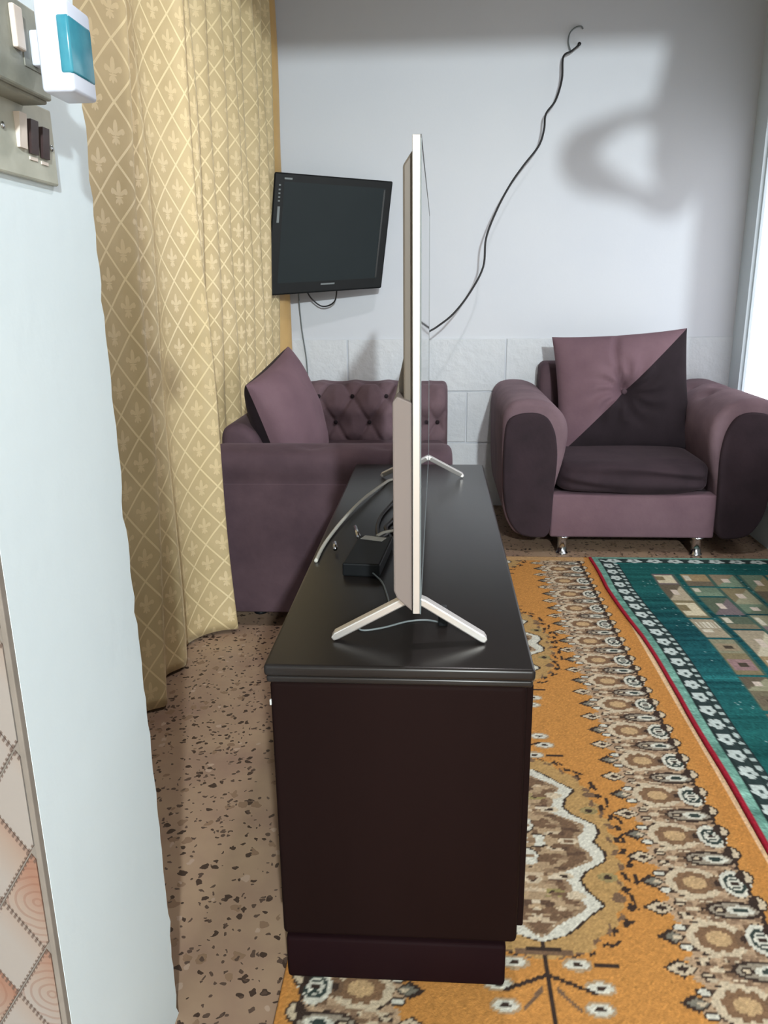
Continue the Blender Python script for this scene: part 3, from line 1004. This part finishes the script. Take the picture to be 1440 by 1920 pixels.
qbox('case', 0, 1, 0, 1, -0.045, 0.0, M_black, 0.006)
qbox('screen', 0.085, 0.945, 0.10, 0.93, -0.002, 0.0012, M_darkscreen)
qbox('side_strip', 0.930, 0.942, 0.11, 0.915, 0.0012, 0.0022, M_bezel)
for k, vv in enumerate((0.90, 0.865, 0.835, 0.805, 0.775)):
    qbox('button_mark', 0.042, 0.058, vv - 0.006, vv + 0.006, 0.0, 0.0008, M_grey)
qbox('corner_print', 0.085, 0.15, 0.948, 0.962, 0.0, 0.0008, M_grey)
qbox('side_label', 0.042, 0.062, 0.60, 0.73, 0.0, 0.0008, M_grey)
qbox('maker_mark', 0.46, 0.58, 0.066, 0.080, 0.0, 0.0008, M_grey)
box('wall_bracket', (-0.66, 3.80, 1.25), (-0.50, 3.999, 1.40), M_bezel, wt, bev=0.004)
wire('hanging_wire', [(-0.66, 3.87, 1.12), (-0.672, 3.95, 1.02), (-0.668, 3.975, 0.90), (-0.655, 3.985, 0.78), (-0.650, 3.985, 0.70), (-0.648, 3.985, 0.62)], 0.0035, M_grey,
     'thin grey wire hanging from the small wall television down behind the sofa')
wire('drooping_wire', [(-0.64, 3.90, 1.12), (-0.61, 3.93, 1.055), (-0.555, 3.94, 1.015), (-0.495, 3.93, 1.04), (-0.478, 3.90, 1.12)], 0.0035, M_cable,
     'short dark wire drooping in a loop under the small wall television')

# long black cable swinging down from the back wall
CORD = [(0.616, 3.975, 2.121), (0.585, 3.97, 2.098), (0.549, 3.955, 2.072), (0.546, 3.945, 1.982), (0.520, 3.93, 1.894), (0.479, 3.92, 1.838), (0.472, 3.91, 1.772), (0.450, 3.90, 1.704), (0.384, 3.88, 1.622),
        (0.325, 3.86, 1.540), (0.266, 3.83, 1.432), (0.219, 3.80, 1.310), (0.207, 3.77, 1.185), (0.146, 3.72, 1.072), (0.072, 3.66, 0.983), (0.0, 3.60, 0.93), (-0.05, 3.45, 0.905), (-0.075, 3.0, 0.87), (-0.075, 2.5, 0.85), (-0.07, 2.25, 0.84), (-0.063, 2.15, 0.84)]
hc = wire('hanging_cable', CORD, 0.0046, M_cable, 'long black cable sagging from the back wall down to the large television', 7)
hk = thing('wall_hook', (0.61, 4.0, 2.13), 'thin wire loop and nail high on the back wall holding the black cable', 'hook')
lathe('nail', [(0.004, -0.001), (0.004, -0.03), (0.008, -0.032), (0.008, -0.036)], (0.618, 4.0, 2.125), M_cable, hk, 10, 'y')
tube('loop', smooth_path([(0.585, 3.985, 2.10), (0.572, 3.985, 2.14), (0.578, 3.985, 2.175), (0.60, 3.987, 2.195), (0.625, 3.99, 2.20), (0.635, 3.992, 2.19)], 6), 0.0032, M_grey, hk, 8)

# ------------------------------------------------------------------ switches
sw = thing('wall_switch', (-0.4, 0.81, 1.24), 'cream metal switch plate with one pale and two dark rockers, below the socket', 'switch')
box('plate', (-0.4005, 0.735, 1.205), (-0.3945, 0.862, 1.277), M_plate, sw, bev=0.002)
for (y0, y1, z0_, z1, mm) in ((0.783, 0.797, 1.231, 1.2615, M_rocker), (0.804, 0.819, 1.2285, 1.2590, M_rocker_dark), (0.827, 0.841, 1.2275, 1.2560, M_rocker_dark)):
    V = [(-0.3945, y0, z0_), (-0.3945, y1, z0_), (-0.3945, y1, z1), (-0.3945, y0, z1), (-0.3915, y0, z0_), (-0.3915, y1, z0_), (-0.3885, y1, z1), (-0.3885, y0, z1)]
    F = [(0, 1, 2, 3), (4, 5, 6, 7), (0, 1, 5, 4), (1, 2, 6, 5), (2, 3, 7, 6), (3, 0, 4, 7)]
    r_ = make('rocker', V, F, mm, sw)
    if mm is M_rocker_dark: box('rocker_rim', (-0.3945, y0, z0_ - 0.0055), (-0.3935, y1, z0_ - 0.0025), M_rocker, sw)
for (yy_, zz_) in ((0.853, 1.2405), (0.760, 1.2455)):
    lathe('screw', [(0.0032, 0), (0.0032, 0.0012), (0.0016, 0.0018)], (-0.3945, yy_, zz_), M_chrome, sw, 12, 'x')
so = thing('wall_socket', (-0.4, 0.73, 1.31), 'mottled grey double socket with the white plug-in device in it', 'socket')
box('back_box', (-0.4005, 0.655, 1.2700), (-0.3705, 0.8050, 1.3465), M_socket, so, bev=0.002)
box('plate', (-0.3710, 0.657, 1.2725), (-0.3650, 0.8030, 1.3440), M_socket, so, bev=0.0018)
box('rocker', (-0.3650, 0.738, 1.302), (-0.3600, 0.754, 1.336), M_rocker, so, bev=0.0015)
box('recess', (-0.3652, 0.756, 1.292), (-0.3642, 0.790, 1.332), M_socket, so, bev=0.0004)
dv = thing('plug_in_device', (-0.35, 0.76, 1.30), 'white plug-in device with a teal panel in the upper wall socket', 'device')
box('body', (-0.3415, 0.7335, 1.2655), (-0.3125, 0.7825, 1.337), M_device, dv, bev=0.0035, seg=3, smooth=True)
bm = bmesh.new()
# teal panel wrapping the near right edge
zlo, zhi = 1.2795, 1.3245
o1 = box('teal_panel', (-0.3225, 0.7325, zlo), (-0.3115, 0.7800, zhi), M_teal, dv, bev=0.0022, seg=2, smooth=True)
box('plug', (-0.3645, 0.769, 1.2950), (-0.3410, 0.7822, 1.3240), M_device, dv, bev=0.002)

# ------------------------------------------------------------------ armchair
arm = thing('armchair', (0.82, 3.60, 0), 'wide plum velvet armchair with rolled arms and chrome feet by the back wall', 'armchair')
CX = 0.82
ARM = [(-.335, .08), (-.335, .26), (-.292, .42), (-.280, .52), (-.295, .585), (-.340, .635), (-.40, .658), (-.47, .660), (-.520, .646), (-.548, .60), (-.550, .50), (-.546, .30), (-.535, .17), (-.49, .09), (-.44, .078)]
PAN = [(-.338, .078), (-.334, .25), (-.322, .42), (-.334, .52), (-.365, .585), (-.41, .607), (-.47, .606), (-.520, .590), (-.540, .555), (-.545, .42), (-.540, .26), (-.520, .16), (-.475, .092), (-.42, .078)]
for s in (1, -1):
    pl = lambda a, b, t, s=s: (CX + s * a, t, b)
    dents = [(-.36, .640, 3.55, .02, .06), (-.36, .640, 3.78, .02, .06), (-.46, .662, 3.66, .018, .06), (-.284, .52, 3.62, .018, .06)] if s < 0 else None
    a = extrude_profile('arm', ARM, pl, 3.215, 3.975, M_velvet_arm, arm, 40, 0.028, dents, 120)
    extrude_profile('arm_panel', PAN, pl, 3.203, 3.232, M_velvet_dark, a, 6, 0.010, None, 80)
box('front_panel', (CX - .338, 3.222, 0.076), (CX + .338, 3.30, 0.262), M_velvet_light, arm, bev=0.010, seg=3, smooth=True)
box('base', (CX - .335, 3.28, 0.085), (CX + .335, 3.93, 0.255), M_velvet_dark, arm, bev=0.008)
BACK = [(3.80, .24), (3.815, .50), (3.835, .72), (3.87, .752), (3.94, .752), (3.975, .72), (3.978, .24)]
extrude_profile('backrest', BACK, lambda a, b, t: (t, a, b), CX - .328, CX + .335, M_velvet_mid, arm, 20, 0.03, None, 90)


def seat_cushion():
    n, m = 44, 30
    V, F = [], []
    prof = [(0, 0)]
    bm = bmesh.new()
    bmesh.ops.create_cube(bm, size=2.0)
    bmesh.ops.subdivide_edges(bm, edges=bm.edges[:], cuts=15, use_grid_fill=True)
    for v in bm.verts:
        x, y, z = v.co
        e = 6.0
        k = (abs(x) ** e + abs(y) ** e + abs(z) ** e) ** (-1 / e) * max(abs(x), abs(y), abs(z))
        x, y, z = x * k, y * k, z * k
        puff = 0.010 * (1 - x * x) * (1 - y * y) * (1 if z > 0 else 0)
        wx, wy, wz = CX + 0.316 * x, 3.505 + 0.305 * y, 0.328 + 0.068 * z + puff
        if y < -0.8:
            wz += 0.006 * math.sin(x * 4 + z * 3)
            wy += 0.006 * math.sin(z * 7 + x * 2.5) - 0.004 * math.cos(x * 3)
        v.co = (wx, wy, wz)
    return from_bm('seat_cushion', bm, M_velvet_dark, arm, True)


seat_cushion()
for (x, y) in ((0.538, 3.238), (1.096, 3.238), (0.538, 3.90), (1.096, 3.90)):
    lathe('leg', [(0.026, 0.0), (0.026, 0.006), (0.020, 0.010), (0.020, 0.070), (0.027, 0.074), (0.027, 0.080)], (x, y, 0.0065 if y < 3.17 else 0.0), M_chrome, arm, 24)

# back cushion with two-tone diagonal front
cu = thing('diagonal_cushion', (0.84, 3.66, 0.40), 'large square two-tone cushion, mauve and black, with centre button on the armchair', 'cushion')


def placed(P, origin, eu, ev, ew): return np.asarray(origin) + P[:, :1] * eu + P[:, 1:2] * ev + P[:, 2:3] * ew


def make_pillow(root, centre, eu, ev, su, sv, th, mats, n=41, dent=None, diag=False, pinch=0.05, front_name='front_cover', back_name='back_cover'):
    eu = np.array(eu, float); eu /= np.linalg.norm(eu)
    ev = np.array(ev, float); ev -= eu * (ev @ eu); ev /= np.linalg.norm(ev)
    ew = np.cross(eu, ev)
    f, b, F, Uu, Vv = pillow_grid(n, su, sv, th, pinch, dent=dent)
    Pf, Pb = placed(f, centre, eu, ev, ew), placed(b, centre, eu, ev, ew)
    if diag:
        up = [q for q in F if sum((Uu.ravel()[i] - Vv.ravel()[i]) for i in q) < 0]
        tri_u, tri_l = [], []
        for q in F:
            s = [Uu.ravel()[i] - Vv.ravel()[i] for i in q]
            if max(abs(s[0]), abs(s[2])) < 1e-6:                # cell on the diagonal
                tri_u.append((q[0], q[2], q[3])); tri_l.append((q[0], q[1], q[2]))
            elif sum(s) < 0: tri_u.append(q)
            else: tri_l.append(q)
        for nm, FF, mm, lab in (('front_half', tri_u, mats[0], 'mauve upper left half'), ('front_half', tri_l, mats[1], 'black lower right half')):
            used = sorted({i for q in FF for i in q}); mp = {i: k for k, i in enumerate(used)}
            o = make(nm, Pf[used], [tuple(mp[i] for i in q) for q in FF], mm, root, True)
            o['label'] = lab
        make(back_name, Pb, F, mats[1], root, True)
    else:
        make(front_name, Pf, F, mats[0], root, True)
        make(back_name, Pb, F, mats[1], root, True)
    return eu, ev, ew


def chair_dent(U_, V_, p):
    d = -0.060 * np.exp(-((U_ / .18) ** 2 + (V_ / .18) ** 2))
    th = np.arctan2(V_, U_); rr = np.hypot(U_, V_)
    d += 0.009 * np.sin(th * 11 + 1.5 * np.sin(rr * 6)) * np.exp(-((rr - .35) / .25) ** 2)
    line = np.abs(U_ + .10 * np.sin((V_) * 3.0) + .04 * V_)
    d += -0.032 * np.exp(-(line / .045) ** 2) * (V_ > 0) * p
    d += -0.010 * np.exp(-(np.abs(U_) / .05) ** 2) * (V_ < 0) * (V_ > -.5) * p
    return d


cc = np.array((0.838, 3.655, 0.628))
eu, ev, ew = make_pillow(cu, cc, (0.60, 0.0, 0.035), (-0.03, 0.13, 0.52), 0.60, 0.545, 0.21, (M_velvet_light, M_velvet_black), 65, chair_dent, True, 0.05)
bp = cc + ew * (0.105 - 0.055)
bm = bmesh.new(); bmesh.ops.create_uvsphere(bm, u_segments=16, v_segments=10, radius=0.013)
bmesh.ops.scale(bm, verts=bm.verts, vec=(1, 0.55, 1)); bmesh.ops.translate(bm, verts=bm.verts, vec=bp)
from_bm('button', bm, M_velvet_mid, cu, True)

# ------------------------------------------------------------------ sofa
sofa = thing('sofa', (-0.36, 3.19, 0), 'dark plum velvet two-seat sofa with tufted arm along the curtain', 'sofa')
SX0, SX1 = -0.735, 0.052
NEAR = [(2.432, .05), (2.432, .50), (2.420, .535), (2.418, .575), (2.440, .603), (2.52, .612), (2.60, .600), (2.625, .56), (2.622, .48), (2.625, .06)]
na = extrude_profile('arm', NEAR, lambda a, b, t: (t, a, b), SX0, SX1, M_velvet_mid, sofa, 30, 0.03,
                     [(2.50, .612, x, .012, .05) for x in (-.40, -.16)], 100)
box('side_panel', (SX0 + .03, 2.4275, 0.055), (SX1 - .05, 2.440, 0.500), M_velvet_mid, na, bev=0.004)


def tufted(name, parent):
    """Far arm: inner face toward the viewer, buttoned in a diamond pattern."""
    nx, nz = 110, 70
    xs_ = np.linspace(SX0 + .03, SX1, nx)
    V = []
    tz = np.linspace(0, 1, nz)
    path = smooth_path([(3.70, .30), (3.695, .42), (3.685, .54), (3.70, .605), (3.75, .636), (3.82, .645), (3.89, .635), (3.94, .59), (3.945, .40)], 8)
    Lp = np.concatenate([[0], np.cumsum(np.linalg.norm(np.diff(path, axis=0), axis=1))])
    s = np.linspace(0, Lp[-1], nz)
    py, pz = np.interp(s, Lp, path[:, 0]), np.interp(s, Lp, path[:, 1])
    d = np.stack([np.gradient(py), np.gradient(pz)], 1); d /= np.linalg.norm(d, axis=1)[:, None]
    nrm = np.stack([-d[:, 1], d[:, 0]], 1)          # outward (towards viewer / up)
    btn = []
    for r_ in range(4):
        for c_ in range(-1, 7):
            btn.append((SX0 + .02 + .16 * c_ + (.08 if r_ % 2 else 0), 0.065 + 0.125 * r_))
    for i, x in enumerate(xs_):
        er = min(1.0, (SX1 - x) / .03)
        for j in range(nz):
            h = 0.0
            dmin = min(((x - a) / .07) ** 2 + ((s[j] - b) / .06) ** 2 for a, b in btn)
            puff = 0.030 * (1 - math.exp(-dmin * 1.3))
            # pleats run diagonally between buttons
            u1 = (x - SX0 - .02) / .08; w1 = (s[j] - .065) / .125
            pa = abs(((u1 + w1) / 2 + .5) % 1 - .5); pb_ = abs(((u1 - w1) / 2 + .5) % 1 - .5)
            pleat = 0.013 * math.exp(-(min(pa, pb_) / .06) ** 2) * (1 if s[j] < .42 else 0)
            h = puff - pleat - 0.03 * (1 - math.sqrt(max(0, 1 - (1 - er) ** 2)))
            V.append((x, py[j] + nrm[j, 0] * h, pz[j] + nrm[j, 1] * h))
    F = [(i * nz + j, (i + 1) * nz + j, (i + 1) * nz + j + 1, i * nz + j + 1) for i in range(nx - 1) for j in range(nz - 1)]
    F.append(tuple((nx - 1) * nz + j for j in range(nz)))
    o = make(name, V, F, M_velvet_arm, parent, True)
    for (a, b) in btn:
        if SX0 + .04 < a < SX1 - .02 and b < .40:
            j = int(np.argmin(np.abs(s - b)))
            bm = bmesh.new(); bmesh.ops.create_uvsphere(bm, u_segments=10, v_segments=6, radius=0.010)
            bmesh.ops.scale(bm, verts=bm.verts, vec=(1, .6, 1)); bmesh.ops.translate(bm, verts=bm.verts, vec=(a, py[j] + nrm[j, 0] * .002, pz[j] + nrm[j, 1] * .002))
            from_bm('tuft_button', bm, M_velvet_black, o, True)
    return o


tufted('tufted_arm', sofa)
box('far_arm_core', (SX0 + .02, 3.72, 0.05), (SX1 - .012, 3.935, 0.60), M_velvet_dark, sofa, bev=0.02, seg=3, smooth=True)
SB = [(-.735, .08), (-.735, .60), (-.725, .645), (-.69, .662), (-.65, .655), (-.60, .61), (-.565, .44), (-.56, .08)]
extrude_profile('backrest', SB, lambda a, b, t: (a, t, b), 2.60, 3.74, M_velvet_mid, sofa, 24, 0.03, None, 90)
box('base', (-.56, 2.615, 0.055), (SX1 - .02, 3.72, 0.26), M_velvet_mid, sofa, bev=0.01)
for k in range(2):
    box('seat_cushion', (-.565, 2.628 + k * .536, 0.258), (SX1 - .01, 3.154 + k * .536, 0.41), M_velvet_mid, sofa, bev=0.035, seg=4, smooth=True)
for (x, y) in ((SX0 + .12, 2.56), (SX1 - .07, 2.56), (SX0 + .06, 3.90), (SX1 - .07, 3.90)):
    lathe('leg', [(0.024, 0.0), (0.024, 0.005), (0.019, 0.009), (0.019, 0.052)], (x, y, 0.009 if x > -.2 else 0.0), M_black, sofa, 20)

pw = thing('throw_pillow', (-0.50, 2.85, 0.41), 'mauve throw pillow with a dark back leaning in the near corner of sofa', 'cushion')
make_pillow(pw, (-0.535, 2.83, 0.640), (0.075, 0.40, 0.10), (-0.10, -0.05, 0.36), 0.41, 0.43, 0.21, (M_velvet_light, M_velvet_black), 41, None, False, 0.05)

# unseen cloth added under the lintel, looped to shade part of the back wall
SW = [(0.955, 2.273), (0.960, 2.20), (0.94, 2.13), (0.90, 2.11), (0.83, 2.105), (0.76, 2.07), (0.715, 2.03), (0.725, 1.985), (0.79, 1.955), (0.87, 1.925), (0.94, 1.90), (0.965, 1.95), (0.95, 2.02), (0.96, 2.12), (0.97, 2.273)]
P = smooth_path([(a, 0.80 + 0.03 * math.sin(i * 1.3), b) for i, (a, b) in enumerate(SW)], 7)
rad = np.array([0.036 + 0.016 * math.sin(i * 0.17) + 0.012 * (p[0] > 0.88) for i, p in enumerate(P)])
sg = tube('added_shadow_cloth', P, rad, M_goldplain, None, 12, loc=(0.97, 0.80, 2.273))
tag(sg, 'unseen plain cloth added at the doorway lintel to cast a shadow on the back wall', 'curtain')
